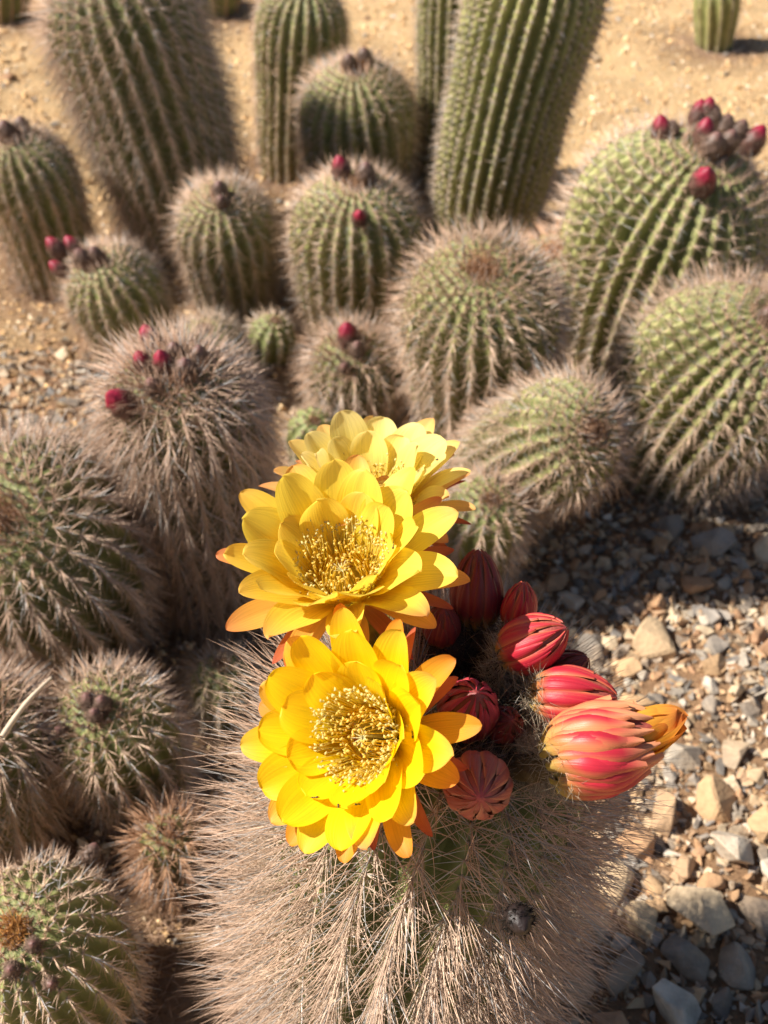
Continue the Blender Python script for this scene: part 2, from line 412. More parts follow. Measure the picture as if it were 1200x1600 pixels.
# ------------------------------------------------------------------ the ground
def in_poly(x, y, poly):
    inside = np.zeros(np.shape(x), bool)
    n = len(poly)
    for i in range(n):
        x1, y1 = poly[i]; x2, y2 = poly[(i + 1) % n]
        cond = ((y1 > y) != (y2 > y))
        with np.errstate(divide='ignore', invalid='ignore'):
            xi = (x2 - x1) * (y - y1) / (y2 - y1 + 1e-12) + x1
        inside ^= cond & (x < xi)
    return inside

def poly_dist(x, y, poly):
    """signed distance, negative inside"""
    d = np.full(np.shape(x), 1e9)
    n = len(poly)
    for i in range(n):
        a = np.array(poly[i]); b = np.array(poly[(i + 1) % n]); ab = b - a
        t = np.clip(((x - a[0]) * ab[0] + (y - a[1]) * ab[1]) / (ab @ ab), 0, 1)
        d = np.minimum(d, np.hypot(x - a[0] - t * ab[0], y - a[1] - t * ab[1]))
    return np.where(in_poly(x, y, poly), -d, d)

def lump(x, y):
    return (.006 * np.sin(x * 7.1 + 1.3) * np.sin(y * 5.7 + .4) + .004 * np.sin(x * 17 + y * 9) + .0025 * np.sin(x * 31 - y * 37 + 2)
            + .0015 * np.sin(x * 83 + 4) * np.sin(y * 71 + 1))

BASES = np.array([c[1][:2] for c in CACTI] + [(0.0, .43)])
BRAD = np.array([c[3] for c in CACTI] + [.08])

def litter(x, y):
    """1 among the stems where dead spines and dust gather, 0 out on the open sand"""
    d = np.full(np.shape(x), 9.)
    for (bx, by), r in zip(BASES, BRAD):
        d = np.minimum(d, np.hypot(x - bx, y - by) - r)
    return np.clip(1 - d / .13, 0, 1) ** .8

u = np.linspace(-1, 1, 321)
gx = np.sinh(u * 5.2) / np.sinh(5.2) * 60
v = np.linspace(-1, 1, 341)
gy = np.sinh(v * 5.0) / np.sinh(5.0) * 60 + 1.3
X, Y = np.meshgrid(gx, gy, indexing='ij')
near = np.exp(-(X ** 2 + (Y - 1.4) ** 2) / 9)
Z = lump(X, Y) * near
dR = poly_dist(X, Y, GRAVEL_RIGHT); dL = poly_dist(X, Y, GRAVEL_LEFT)
grav = np.clip(.5 - np.minimum(dR, dL) / .08, 0, 1)
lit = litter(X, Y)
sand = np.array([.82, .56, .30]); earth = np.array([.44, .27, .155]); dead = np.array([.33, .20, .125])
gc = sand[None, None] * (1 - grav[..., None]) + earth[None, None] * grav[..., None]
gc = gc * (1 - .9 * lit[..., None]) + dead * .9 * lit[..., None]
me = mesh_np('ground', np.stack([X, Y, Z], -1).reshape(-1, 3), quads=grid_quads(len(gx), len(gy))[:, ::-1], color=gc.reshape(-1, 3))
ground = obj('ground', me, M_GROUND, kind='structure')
ground['label'] = 'coarse ochre sand with gravel patches around the cacti'

# stones: a few convex angular shapes, shared by all the stones
import bmesh
def stone_mesh(i, npts, bevel):
    r2 = np.random.default_rng(100 + i)
    p = r2.normal(size=(npts, 3)); p /= np.maximum(np.abs(p).max(1, keepdims=True), 1e-6) ** r2.uniform(.55, .95)
    p /= np.abs(p).max()
    p *= np.array([1, r2.uniform(.6, .95), r2.uniform(.38, .72)])
    bm = bmesh.new()
    for q in p: bm.verts.new(q)
    res = bmesh.ops.convex_hull(bm, input=bm.verts)
    bmesh.ops.delete(bm, geom=list({g for g in res['geom_interior'] + res['geom_unused'] if isinstance(g, bmesh.types.BMVert)}), context='VERTS')
    bmesh.ops.dissolve_limit(bm, angle_limit=R(14), verts=bm.verts, edges=bm.edges)
    if bevel:
        bmesh.ops.bevel(bm, geom=bm.edges, offset=.07, segments=1, profile=.6, affect='EDGES', clamp_overlap=True)
    bmesh.ops.triangulate(bm, faces=bm.faces)
    me = bpy.data.meshes.new('stone'); bm.to_mesh(me); bm.free()
    me.materials.append(M_STONE)
    return me
STONES = [stone_mesh(i, 12 + (i % 4) * 2, True) for i in range(14)]
CHIPS = []
for i in range(8):
    m_ = stone_mesh(40 + i, 8, False)
    vv = np.array([v.co[:] for v in m_.vertices]); tt = np.array([p.vertices[:] for p in m_.polygons])
    CHIPS.append((vv, tt)); bpy.data.meshes.remove(m_)

def scatter_chips(xs, ys, sizes, sink=.2):
    V = []; T = []; off = 0
    which = rng.integers(0, len(CHIPS), len(xs))
    for k, (vv, tt) in enumerate(CHIPS):
        s = np.where(which == k)[0]
        if not len(s): continue
        a = rng.uniform(0, 2 * math.pi, len(s)); b = rng.normal(0, .35, len(s))
        ca, sa, cb, sb = np.cos(a), np.sin(a), np.cos(b), np.sin(b)
        P = vv[None] * sizes[s][:, None, None]
        px, pz = P[..., 0] * cb[:, None] - P[..., 2] * sb[:, None], P[..., 0] * sb[:, None] + P[..., 2] * cb[:, None]
        py = P[..., 1]
        qx = px * ca[:, None] - py * sa[:, None] + xs[s][:, None]; qy = px * sa[:, None] + py * ca[:, None] + ys[s][:, None]
        qz = pz + (lump(xs[s], ys[s]) + sizes[s] * sink)[:, None]
        V.append(np.stack([qx, qy, qz], -1).reshape(-1, 3))
        T.append((tt[None] + (off + np.arange(len(s)) * len(vv))[:, None, None]).reshape(-1, 3)); off += len(s) * len(vv)
    return np.concatenate(V), np.concatenate(T)

# small gravel filling the two gravel patches
def sample_poly(poly, n, fade=.03):
    p = np.array(poly); lo = p.min(0) - fade * 2; hi = p.max(0) + fade * 2
    x = rng.uniform(lo[0], hi[0], n * 3); y = rng.uniform(lo[1], hi[1], n * 3)
    d = poly_dist(x, y, poly)
    k = d < rng.exponential(fade, len(d)) - fade * .5
    return x[k][:n], y[k][:n]
GXs, GYs, GSs = [], [], []
for poly, n in ((GRAVEL_RIGHT, 9000), (GRAVEL_LEFT, 2200)):
    x, y = sample_poly(poly, n, .05)
    GXs.append(x); GYs.append(y); GSs.append(np.clip(rng.lognormal(math.log(.0042), .45, len(x)), .0018, .011))
V, T = scatter_chips(np.concatenate(GXs), np.concatenate(GYs), np.concatenate(GSs), .35)
obj('gravel', mesh_np('gravel', V, T, smooth=False), M_STONE, ground, 'stuff')

# sand grains over the open sand
n = 64000
x = rng.uniform(-1.15, 1.15, n); y = rng.uniform(.5, 3.4, n)
keep = (np.abs(x) < .05 + y * .36) & (poly_dist(x, y, GRAVEL_RIGHT) > -.02)
x, y = x[keep], y[keep]
sz = np.clip(rng.lognormal(math.log(.0021), .5, len(x)), .0010, .0075)
cols = np.array([[.80, .57, .32], [.76, .50, .25], [.80, .63, .42], [.50, .31, .16], [.72, .64, .54], [.30, .26, .22]])[rng.choice(6, len(x), p=[.28, .27, .17, .15, .07, .06])]
V, T, C_ = blobs(np.stack([x, y, lump(x, y) + sz * .3], -1), sz, cols)
M_GRAIN = attr_mat('sand_grain', .9, 90., .2, spec=.1)
obj('sand_grains', mesh_np('sand_grains', V, T, color=C_, smooth=False), M_GRAIN, ground, 'stuff')

# the stones one can pick out: gravel stones at the right, at the left and strays on the sand
placed = []
def try_stone(x, y, s, gap=.86):
    for (a, b, c) in placed:
        if (a - x) ** 2 + (b - y) ** 2 < ((c + s) * gap) ** 2: return False
    placed.append((x, y, s)); return True
fixed = [(.277, .86, .030), (.188, .50, .022), (.31, .555, .021), (.285, .535, .019), (.345, .56, .024), (.255, .60, .017)]
for x, y, s in fixed: try_stone(x, y, s)
def fill(poly, n, lo, hi, med):
    p = np.array(poly); a = p.min(0); b = p.max(0); tries = 0; got = 0
    sizes = np.sort(np.clip(rng.lognormal(math.log(med), .34, n), lo, hi))[::-1]
    for s in sizes:
        for _ in range(60):
            x = rng.uniform(a[0], b[0]); y = rng.uniform(a[1], b[1])
            if poly_dist(np.array([x]), np.array([y]), poly)[0] < .0 and try_stone(x, y, s): break
fill([(.10, .62), (.13, .42), (.40, .42), (.45, .66), (.2, .68)], 110, .010, .030, .0185)
fill([(.14, .68), (.45, .66), (.52, 1.02), (.36, 1.05), (.2, 1.02), (.09, .9)], 115, .007, .022, .0120)
fill(GRAVEL_LEFT, 46, .007, .018, .0115)
for _ in range(40):
    y = rng.uniform(1.5, 3.2); x = rng.uniform(-.34, .34) * y
    if litter(np.array([x]), np.array([y]))[0] < .2: try_stone(x, y, float(np.clip(rng.lognormal(math.log(.009), .35), .006, .02)))
for i, (x, y, s) in enumerate(placed[:300]):
    o = obj('stone', STONES[i % len(STONES)], None, ground)
    o.location = (x, y, float(lump(np.array(x), np.array(y))) + s * rng.uniform(.18, .42))
    o.scale = (s * rng.uniform(.9, 1.15), s * rng.uniform(.85, 1.1), s * rng.uniform(.85, 1.2))
    o.rotation_euler = (rng.normal(0, .28), rng.normal(0, .28), rng.uniform(0, 6.28))

# dead spines fallen on the ground between the stems
n = 18000
k = rng.integers(0, len(BASES), n)
a = rng.uniform(0, 6.283, n); rr = BRAD[k] * .8 + rng.exponential(.05, n)
x = BASES[k, 0] + np.cos(a) * rr; y = BASES[k, 1] + np.sin(a) * rr
b = rng.uniform(0, 6.283, n)
d = np.stack([np.cos(b), np.sin(b), rng.uniform(-.05, .6, n)], -1)
c = np.array([.52, .34, .23]) * rng.uniform(.5, 1.25, (n, 1))
V, T, Q, C_ = strands(np.stack([x, y, lump(x, y) + .002], -1), d, rng.uniform(.01, .035, n), np.full(n, .0004), np.zeros((n, 3)), 1, c, c)
obj('fallen_spines', mesh_np('fallen_spines', V, T, color=C_), M_SPINE, ground, 'stuff')

# ------------------------------------------------------------------ cacti
class Stem:
    """a ribbed stem along a bent axis; surf(theta, s) gives the skin, s counted from the apex down"""
    def __init__(self, base, apex, Rad, ribs, depth=.13, dome=.95, ds=.011, seed=0, mid=None, sink=.01):
        self.b = np.array(base, float) - np.array([0, 0, sink]); self.a = np.array(apex, float); self.R = Rad; self.n = ribs
        h = self.a - self.b
        self.m = self.b + np.array([h[0] * .35, h[1] * .35, h[2] * .58]) if mid is None else np.array(mid, float)
        self.hd = Rad * dome; self.sd = Rad * 1.42; self.depth = depth; self.ds = ds
        self.rg = np.random.default_rng(seed)
        self.ph = self.rg.uniform(0, 6.28, ribs)
        t = np.linspace(0, 1, 200)
        c = self.bez(t); seg = np.linalg.norm(np.diff(c, axis=0), axis=1)
        self.cum = np.concatenate([[0], np.cumsum(seg)]); self.tt = t; self.L = self.cum[-1]
        self.S = self.sd + max(self.L - self.hd, .02)
        self.wob = self.rg.uniform(0, 6.28, 4)
    def bez(self, t):
        t = np.asarray(t)[..., None]
        return self.b * (1 - t) ** 2 + self.m * 2 * t * (1 - t) + self.a * t * t
    def frame(self, aa):
        t = np.interp(self.L - aa, self.cum, self.tt)
        t0 = t[..., None]
        tan = unit(2 * (1 - t0) * (self.m - self.b) + 2 * t0 * (self.a - self.m))
        p = self.bez(t) - tan * np.minimum(0, self.L - aa)[..., None] * 0
        e1 = unit(np.cross(np.broadcast_to([0., 1, 0], tan.shape), tan)); e2 = np.cross(tan, e1)
        return p, tan, e1, e2
    def surf(self, th, s):
        th = np.asarray(th, float); s = np.asarray(s, float)
        psi = np.clip(s / self.sd, 0, 1) * math.pi / 2
        aa = self.hd * (1 - np.cos(psi)) + np.maximum(s - self.sd, 0) + self.R * .10 * np.exp(-(psi / .22) ** 2)
        rad = self.R * np.sin(psi)
        below = np.clip((aa - self.hd) / max(self.L - self.hd, .02), 0, 1)
        rad = rad * (1 - .22 * below ** 1.6) * (1 + .03 * np.sin(aa / self.R * 2.1 + self.wob[0]) * np.clip(below * 3, 0, 1))
        rad = rad * (1 + .025 * np.sin(th * 2 + self.wob[1]) + .015 * np.sin(3 * th + self.wob[2] + aa * 9))
        c = np.abs(np.cos(th * self.n / 2))
        rib = np.round(th * self.n / (2 * math.pi)).astype(int) % self.n
        w = np.clip(psi / .45, 0, 1) ** .7
        notch = .016 * np.cos(2 * math.pi * s / self.ds + self.ph[rib]) * c ** 3
        q = np.abs(np.sin(th * self.n / 2))
        mult = 1 - self.depth * w * (.55 * q ** 1.05 + .45 * (1 - c ** 1.3)) + notch * w
        p, tan, e1, e2 = self.frame(np.minimum(aa, self.L))
        return p + (rad * mult)[..., None] * (np.cos(th)[..., None] * e1 + np.sin(th)[..., None] * e2)
    def mesh(self, per_rib, ns, org, greens):
        nt_ = self.n * per_rib
        th = np.arange(nt_) / nt_ * 2 * math.pi
        x = np.linspace(0, 1, ns); s = (x * .35 + .65 * x ** 1.25) * self.S; s[0] = 1e-4
        TH, SS = np.meshgrid(th, s); P = self.surf(TH, SS)
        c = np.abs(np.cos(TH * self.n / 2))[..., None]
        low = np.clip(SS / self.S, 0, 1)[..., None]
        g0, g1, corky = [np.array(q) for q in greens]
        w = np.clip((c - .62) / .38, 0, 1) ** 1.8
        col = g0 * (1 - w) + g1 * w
        wob = (.5 + .5 * np.sin(TH * 3 + SS * 40 + self.wob[3]))[..., None]
        corkw = np.clip((low - .55) / .45, 0, 1) ** 1.5 * (.4 + .6 * wob)
        col = col * (1 - corkw * .7) + corky * corkw * .7
        young = np.exp(-SS / (self.R * .45))[..., None]
        col = col * (1 - .6 * young) + np.array([.23, .27, .09]) * .6 * young
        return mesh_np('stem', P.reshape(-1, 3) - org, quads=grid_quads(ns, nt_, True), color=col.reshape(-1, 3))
    def areoles(self, smin=.010, smax=None):
        smax = smax or self.S * .97
        k = np.arange(self.n) / self.n * 2 * math.pi
        s = np.arange(smin, smax, self.ds)
        TH, SS = np.meshgrid(k, s, indexing='ij')
        SS = SS - (self.ph / (2 * math.pi) * self.ds)[:, None] + self.ds * .5
        SS = np.maximum(SS, .004); th = TH.ravel(); ss = SS.ravel()
        P = self.surf(th, ss)
        e = 1e-3
        T_ = unit(self.surf(th, ss + e) - self.surf(th, np.maximum(ss - e, 5e-4)))
        cen, tan, _, _ = self.frame(np.minimum(self.hd * .9 + np.maximum(ss - self.sd, 0), self.L))
        out = unit(P - cen)
        S_ = unit(np.cross(out, T_)); N = unit(np.cross(T_, S_))
        N = np.where((np.sum(N * out, -1) < 0)[:, None], -N, N)
        return P, N, T_, S_, ss, tan

STYLE = {
    'fur':   dict(c0=(.74, .57, .44), c1=(.64, .42, .30), cent=.42, down=.55, rad=.00042),
    'mid':   dict(c0=(.70, .54, .41), c1=(.60, .38, .26), cent=.36, down=.28, rad=.00042),
    'open':  dict(c0=(.76, .59, .44), c1=(.64, .40, .27), cent=.30, down=.20, rad=.00042),
    'young': dict(c0=(.64, .40, .25), c1=(.56, .30, .17), cent=.45, down=.05, rad=.00040),
    'pale':  dict(c0=(.72, .58, .43), c1=(.64, .46, .32), cent=.30, down=.10, rad=.00038),
    'bare':  dict(c0=(.72, .58, .44), c1=(.60, .42, .30), cent=.25, down=.15, rad=.00042),
    'front': dict(c0=(.76, .61, .47), c1=(.60, .38, .26), cent=.50, down=.50, rad=.00034),
}
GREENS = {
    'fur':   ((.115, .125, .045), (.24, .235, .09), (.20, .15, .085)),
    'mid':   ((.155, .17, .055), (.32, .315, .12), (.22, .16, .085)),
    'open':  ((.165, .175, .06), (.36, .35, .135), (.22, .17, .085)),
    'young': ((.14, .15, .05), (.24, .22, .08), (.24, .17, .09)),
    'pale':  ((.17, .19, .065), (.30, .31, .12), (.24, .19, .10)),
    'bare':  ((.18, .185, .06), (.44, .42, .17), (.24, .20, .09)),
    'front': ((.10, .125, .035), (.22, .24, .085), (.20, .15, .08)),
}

def grow_spines(stem, length, per, sty, org, segs, seed, smin=.010, skip=None):
    st = STYLE[sty]; g = np.random.default_rng(seed)
    P, N, T_, S_, ss, tan = stem.areoles(smin)
    if skip is not None:
        k = ~skip(P); P, N, T_, S_, ss, tan = P[k], N[k], T_[k], S_[k], ss[k], tan[k]
    na = len(P)
    idx = np.repeat(np.arange(na), per)
    n = len(idx)
    cent = g.random(n) < st['cent']
    beta = np.where(cent, np.abs(g.normal(0, R(30), n)), R(72) + g.normal(0, R(12), n))
    phi = g.uniform(0, 2 * math.pi, n)
    d = N[idx] * np.cos(beta)[:, None] + (T_[idx] * np.cos(phi)[:, None] + S_[idx] * np.sin(phi)[:, None]) * np.sin(beta)[:, None]
    young = np.exp(-ss[idx] / (stem.R * .55))[:, None]
    d = d + T_[idx] * (st['down'] * np.where(cent, 1., .5))[:, None] * (1 - 1.6 * young) + tan[idx] * young * .55
    d = unit(d + g.normal(0, .08, d.shape))
    inward = np.sum(d * N[idx], -1)
    d = unit(d + N[idx] * np.maximum(.10 - inward, 0)[:, None])
    ln = length * np.where(cent, g.uniform(.65, 1.15, n), g.uniform(.28, .62, n)) * (.45 + .55 * np.clip(ss[idx] / (stem.R * .7), 0, 1))
    tone = g.uniform(.62, 1.2, (n, 1)) * (1 + .12 * g.normal(size=(na, 1)))[idx]
    c0 = np.array(st['c0']) * tone; c1 = np.array(st['c1']) * tone
    rb = np.array([.44, .23, .12])
    c0 = c0 * (1 - .75 * young) + rb * .75 * young; c1 = c1 * (1 - .75 * young) + rb * .8 * .75 * young
    grey = g.random((n, 1)) < .16
    c0 = np.where(grey, c0.mean(1, keepdims=True) * np.array([1.05, 1.0, .95]), c0)
    c1 = np.where(grey, c1.mean(1, keepdims=True) * np.array([1.05, 1.0, .95]), c1)
    bend = g.normal(0, .06, (n, 3)) + T_[idx] * .08
    bend[:, 2] -= .05
    V, T, Q, C_ = strands(P[idx] - N[idx] * .0006 - org, d, ln, np.full(n, st['rad']) * np.where(cent, 1.15, .8), bend, segs, c0, c1)
    me = mesh_np('spines', V, T, Q, C_)
    # woolly areole cushions
    yc = np.exp(-ss / (stem.R * .5))[:, None]
    wc = np.array([.52, .42, .30]) * (1 - yc) + np.array([.34, .20, .11]) * yc
    wc = wc * g.uniform(.7, 1.15, (na, 1))
    BV, BT, BC = blobs(P - org + N * .0003, g.uniform(.0013, .0021, na), wc, T_, 1.4)
    return me, mesh_np('areoles', BV, BT, color=BC)

def wool(center, axis, radius, n, col, ln, org, seed=0, rad=.00035):
    g = np.random.default_rng(seed)
    axis = unit(axis)
    d = unit(g.normal(size=(n, 3))); d = d - axis * np.sum(d * axis, -1, keepdims=True)
    p = center + d * (radius * np.sqrt(g.random(n)))[:, None] - axis * .002
    dr = unit(axis * g.uniform(.3, 1.2, (n, 1)) + d * .5 + g.normal(0, .5, (n, 3)))
    c = np.array(col) * g.uniform(.5, 1.4, (n, 1))
    return strands(p - org, dr, ln * g.uniform(.5, 1.3, n), np.full(n, rad), g.normal(0, .35, (n, 3)), 2, c, c)

LABELS = {
    'bud_crown': 'long-spined cactus crowned with crimson and brown buds, beside the left gravel patch',
    'left_furry': 'shaggy tan-spined cactus bent sideways below the left gravel patch',
    'brown_tuft': 'squat green cactus with a dark brown dried tuft at its apex',
    'left_edge_low': 'spiny cactus beside the one with the dark tuft, a pale straw leaning on it',
    'corner_radial': 'low cactus with green ribs fanning from a rusty apex and small dried buds',
    'baby_brown': 'baby cactus thick with rusty brown spines against the yellow-flowering cactus',
    'baby_pale': 'pale baby cactus tucked behind the shaggy flank of the yellow-flowering cactus',
    'tall_left': 'tall dark furry column cactus casting a shadow on open sand',
    'left_edge_back': 'slanting column cactus topped with brown dried buds beside the tall furry column',
    'magenta_buds': 'small leaning cactus with a cluster of magenta buds on its tip',
    'small_globe': 'short barrel cactus with a dry brown speck at the apex, no red buds',
    'column_buds': 'upright ribbed column cactus with a red bud on top and one on its flank',
    'column_brown_top': 'ribbed column cactus with an orange-brown woolly crown behind the red-budded column',
    'column_behind': 'bright green column cactus half hidden behind the brown-crowned column',
    'tall_ribbed': 'tallest broad yellow-green column cactus with straight bare ribs',
    'tall_behind': 'slim green column cactus standing behind the broad yellow-green column',
    'center_globe': 'round cactus with a dome of pinkish spines and green ribs running down',
    'rust_top': 'rusty orange-tipped cactus squeezed behind the round pink-spined dome',
    'big_buds': 'big broad cactus crowned by a dozen dark red and brown buds',
    'right_edge': 'thick ribbed cactus leaning over the shaded gravel, ribs running sideways',
    'side_lying': 'cactus lying on its side with brown apex pointing across shaded gravel',
    'small_under': 'small brown-spined cactus below the cactus lying on its side',
    'bud_tip_small': 'small cactus with one dark red bud standing on its top',
    'baby_star': 'tiny cactus seen from above like a green star with brown centre',
    'baby_green': 'tiny pale green cactus at the foot of the upright red-budded column',
    'pale_hidden': 'pale straw-spined cactus mostly hidden behind the crimson-budded cactus',
    'tiny_far': 'little green barrel cactus standing alone on open sand',
    'brown_far': 'brown-based cactus in shadow at the far edge of the sand, behind the furry column',
    'corner_far': 'dark brown stubby cactus far off on the sand, left of the furry column',
}
ROOTS = {}; STEMS = {}
for i, (key, base, apex, rad, ribs, sl, per, sty) in enumerate(CACTI):
    root = thing('cactus', LABELS[key], 'cactus', base, 'cacti growing in a clump on the sand')
    org = np.array(base)
    far = base[1] > 2.3
    stm = Stem(base, apex, rad, ribs, depth={'fur': .12, 'bare': .13}.get(sty, .14), ds=max(.0085, rad * .115), seed=i)
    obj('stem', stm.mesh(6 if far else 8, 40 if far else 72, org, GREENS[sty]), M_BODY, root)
    near_ = base[1] < 1.25
    sp, ar = grow_spines(stm, sl, int(per * 1.25), sty, org, 2 if near_ else 1, 50 + i, smin=.006)
    obj('spines', sp, M_SPINE, root, 'stuff')
    obj('areoles', ar, M_WOOL, root, 'stuff')
    ax = unit(stm.a - stm.m)
    dark = {'brown_tuft': (.10, .05, .035), 'column_brown_top': (.36, .17, .07), 'rust_top': (.44, .20, .07), 'corner_radial': (.42, .20, .06),
            'side_lying': (.26, .13, .07), 'center_globe': (.34, .18, .09)}.get(key, (.30, .17, .09))
    V, T, Q, C_ = wool(stm.a, ax, rad * .17, 260, dark, rad * .16, org, i)
    obj('apex_wool', mesh_np('apex_wool', V, T, Q, C_), M_WOOL, root, 'stuff')
    ROOTS[key] = (root, org); STEMS[key] = stm

# small buds on those cacti: scaly teardrops with hairy bases
def frame_of(d):
    d = unit(d); ref = np.array([0, 0, 1.]) if abs(d[2]) < .9 else np.array([1., 0, 0])
    a = unit(np.cross(d, ref)); return a, np.cross(d, a), d
def bud_profile(t):
    return np.sin(np.clip(t, 0, 1) ** .92 * math.pi) ** .62 * (1 - .16 * t)
def small_bud(key, pos, direc, size, kind, i):
    root, org = ROOTS[key]
    g = np.random.default_rng(900 + i)
    a, b, d = frame_of(direc)
    size = size * 1.12
    ln = size * (2.8 if kind == 'red' else 2.3)
    nt_, ns = 22, 15
    t = np.linspace(.02, 1.0, ns); th = np.arange(nt_) / nt_ * 2 * math.pi
    TT, TH = np.meshgrid(t, th, indexing='ij')
    sc = .5 + .5 * np.cos(5 * TH + TT * 9) * np.cos(TT * 26)
    rr = size * .95 * bud_profile(TT) * (.86 + .24 * sc)
    P = np.array(pos) - d * ln * .35 + d * (TT * ln)[..., None] + rr[..., None] * (np.cos(TH)[..., None] * a + np.sin(TH)[..., None] * b)
    tipw = np.clip((TT - (.60 if kind == 'red' else .8)) / .25, 0, 1)[..., None]
    base_c = np.array([.105, .05, .038]) if kind == 'red' else np.array([.12, .075, .055]) if kind == 'dry' else np.array([.018, .011, .010])
    tip_c = np.array([.26, .012, .036]) if kind == 'red' else np.array([.20, .09, .08]) if kind == 'dry' else np.array([.025, .014, .012])
    col = (base_c * (1 - tipw) + tip_c * tipw) * (.8 + .4 * sc[..., None])
    o = obj('bud', mesh_np('bud', P.reshape(-1, 3) - org, quads=grid_quads(ns, nt_, True), color=col.reshape(-1, 3)), M_BUD, root)
    n = 320
    k = g.uniform(.0, .75, n); thh = g.uniform(0, 6.283, n)
    out = np.cos(thh)[:, None] * a + np.sin(thh)[:, None] * b
    pp = np.array(pos) - d * ln * .35 + d * (k * ln)[:, None] + out * (size * .9 * bud_profile(k))[:, None]
    hc = np.array([.22, .15, .11] if kind != 'black' else [.02, .015, .012]) * g.uniform(.4, 1.3, (n, 1))
    V, T, Q, C_ = strands(pp - org, unit(out + d * .6 + g.normal(0, .4, (n, 3))), size * g.uniform(.2, .55, n), np.full(n, .0003), g.normal(0, .3, (n, 3)), 1, hc, hc)
    obj('hairs', mesh_np('hairs', V, T, Q, C_), M_WOOL, o, 'stuff')
for i, (key, pos, d, size, kind) in enumerate(SMALL_BUDS):
    small_bud(key, pos, d, size, kind, i)

# ------------------------------------------------------------------ the flowering cactus in front
FB = np.array([-.006, 0.43, 0.0])
froot = thing('flowering_cactus', 'shaggy globular cactus carrying three open yellow flowers and striped red buds', 'cactus', tuple(FB))
fstem = Stem(FB, (.047, .447, .403), .085, 21, depth=.16, dome=.92, ds=.0092, seed=77, mid=(.005, .432, .25))
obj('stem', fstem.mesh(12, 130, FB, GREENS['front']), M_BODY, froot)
sp, ar = grow_spines(fstem, .056, 21, 'front', FB, 3, 501, smin=.030)
obj('spines', sp, M_SPINE, froot, 'stuff')
obj('areoles', ar, M_WOOL, froot, 'stuff')
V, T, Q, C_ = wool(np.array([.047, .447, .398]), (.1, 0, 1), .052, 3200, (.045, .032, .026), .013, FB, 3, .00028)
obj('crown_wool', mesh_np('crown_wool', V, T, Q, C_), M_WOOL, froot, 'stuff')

# ---- open flowers
def bez3(p0, p1, p2, p3, t):
    t = t[:, None]
    return p0 * (1 - t) ** 3 + 3 * p1 * t * (1 - t) ** 2 + 3 * p2 * t * t * (1 - t) + p3 * t ** 3

def tube_mesh(P, rad, nt_, col, org, seed):
    tan = unit(np.gradient(P, axis=0))
    ref = np.array([.3, 1., .2]); a = unit(np.cross(tan, ref)); b = np.cross(tan, a)
    th = np.arange(nt_) / nt_ * 2 * math.pi
    k = np.arange(len(P))[:, None]
    rr = rad[:, None] * (1 + .10 * np.cos(6 * th[None] + k * 1.1) * np.cos(k * 1.9))
    V = P[:, None] + rr[..., None] * (np.cos(th)[None, :, None] * a[:, None] + np.sin(th)[None, :, None] * b[:, None])
    cc = np.repeat(col[:, None], nt_, 1)
    return mesh_np('flower', V.reshape(-1, 3) - org, quads=grid_quads(len(P), nt_, True), color=cc.reshape(-1, 3))

def petal_mesh(O, n, az, L, W, r0, h0, a0, a1, cup, hues, g, org, nu=19, nv=9, tipcurl=0., roll=0., point=.45):
    e1, e2, n = frame_of(n)
    er = math.cos(az) * e1 + math.sin(az) * e2; et = -math.sin(az) * e1 + math.cos(az) * e2
    u_ = 1 - (1 - np.linspace(0, 1, nu)) ** 1.5; v_ = np.linspace(-1, 1, nv)
    al = np.radians(a0 + (a1 - a0) * u_ ** 1.1 + tipcurl * np.clip((u_ - .7) / .3, 0, 1) ** 1.5)
    du = np.diff(u_) * L
    dr = np.concatenate([[0], np.cumsum((np.sin(al[1:]) + np.sin(al[:-1])) / 2 * du)])
    dh = np.concatenate([[0], np.cumsum((np.cos(al[1:]) + np.cos(al[:-1])) / 2 * du)])
    r = r0 + dr; h = h0 + dh
    k = .62
    sh = np.maximum(u_, 1e-3) ** k * np.maximum(1 - u_, 0) ** point
    pk = k / (k + point); sh = sh / (pk ** k * (1 - pk) ** point)
    sh = np.maximum(sh, .30 * (1 - u_) ** .5)
    sh[-1] = .015
    ph = g.uniform(0, 6.28, 3)
    Vv = v_[None, :]; Uu = u_[:, None]
    w = W / 2 * sh
    lat = w[:, None] * Vv
    lift = cup * w[:, None] * (Vv ** 2) - .10 * w[:, None] * np.exp(-(Vv / .18) ** 2) * .5
    lift = lift + W * .035 * np.sin(Uu * 9 + ph[0] + Vv * 2) * np.abs(Vv) + W * .03 * np.sin(Uu * 5 + ph[1]) * Vv
    lift = lift + roll * lat
    inr, inh = -np.cos(al), np.sin(al)
    P = (O + (r[:, None] + inr[:, None] * lift)[..., None] * er + (h[:, None] + inh[:, None] * lift)[..., None] * n + lat[..., None] * et)
    cb, cm, ct = [np.array(q) for q in hues]
    m1 = np.clip(Uu / .55, 0, 1)[..., None]; edge = np.clip((Uu - .62) / .38 + .10 * np.abs(Vv) - .08, 0, 1)[..., None] ** 1.5
    col = cb * (1 - m1) + cm * m1
    col = col * (1 - edge) + ct * edge
    col = np.broadcast_to(col, P.shape) * g.uniform(.94, 1.05)
    uv = np.stack(np.broadcast_arrays((Vv + 1) / 2, Uu), -1)
    return mesh_np('petal', P.reshape(-1, 3) - org, quads=grid_quads(nu, nv), color=col.reshape(-1, 3), uv=uv.reshape(-1, 2)), P

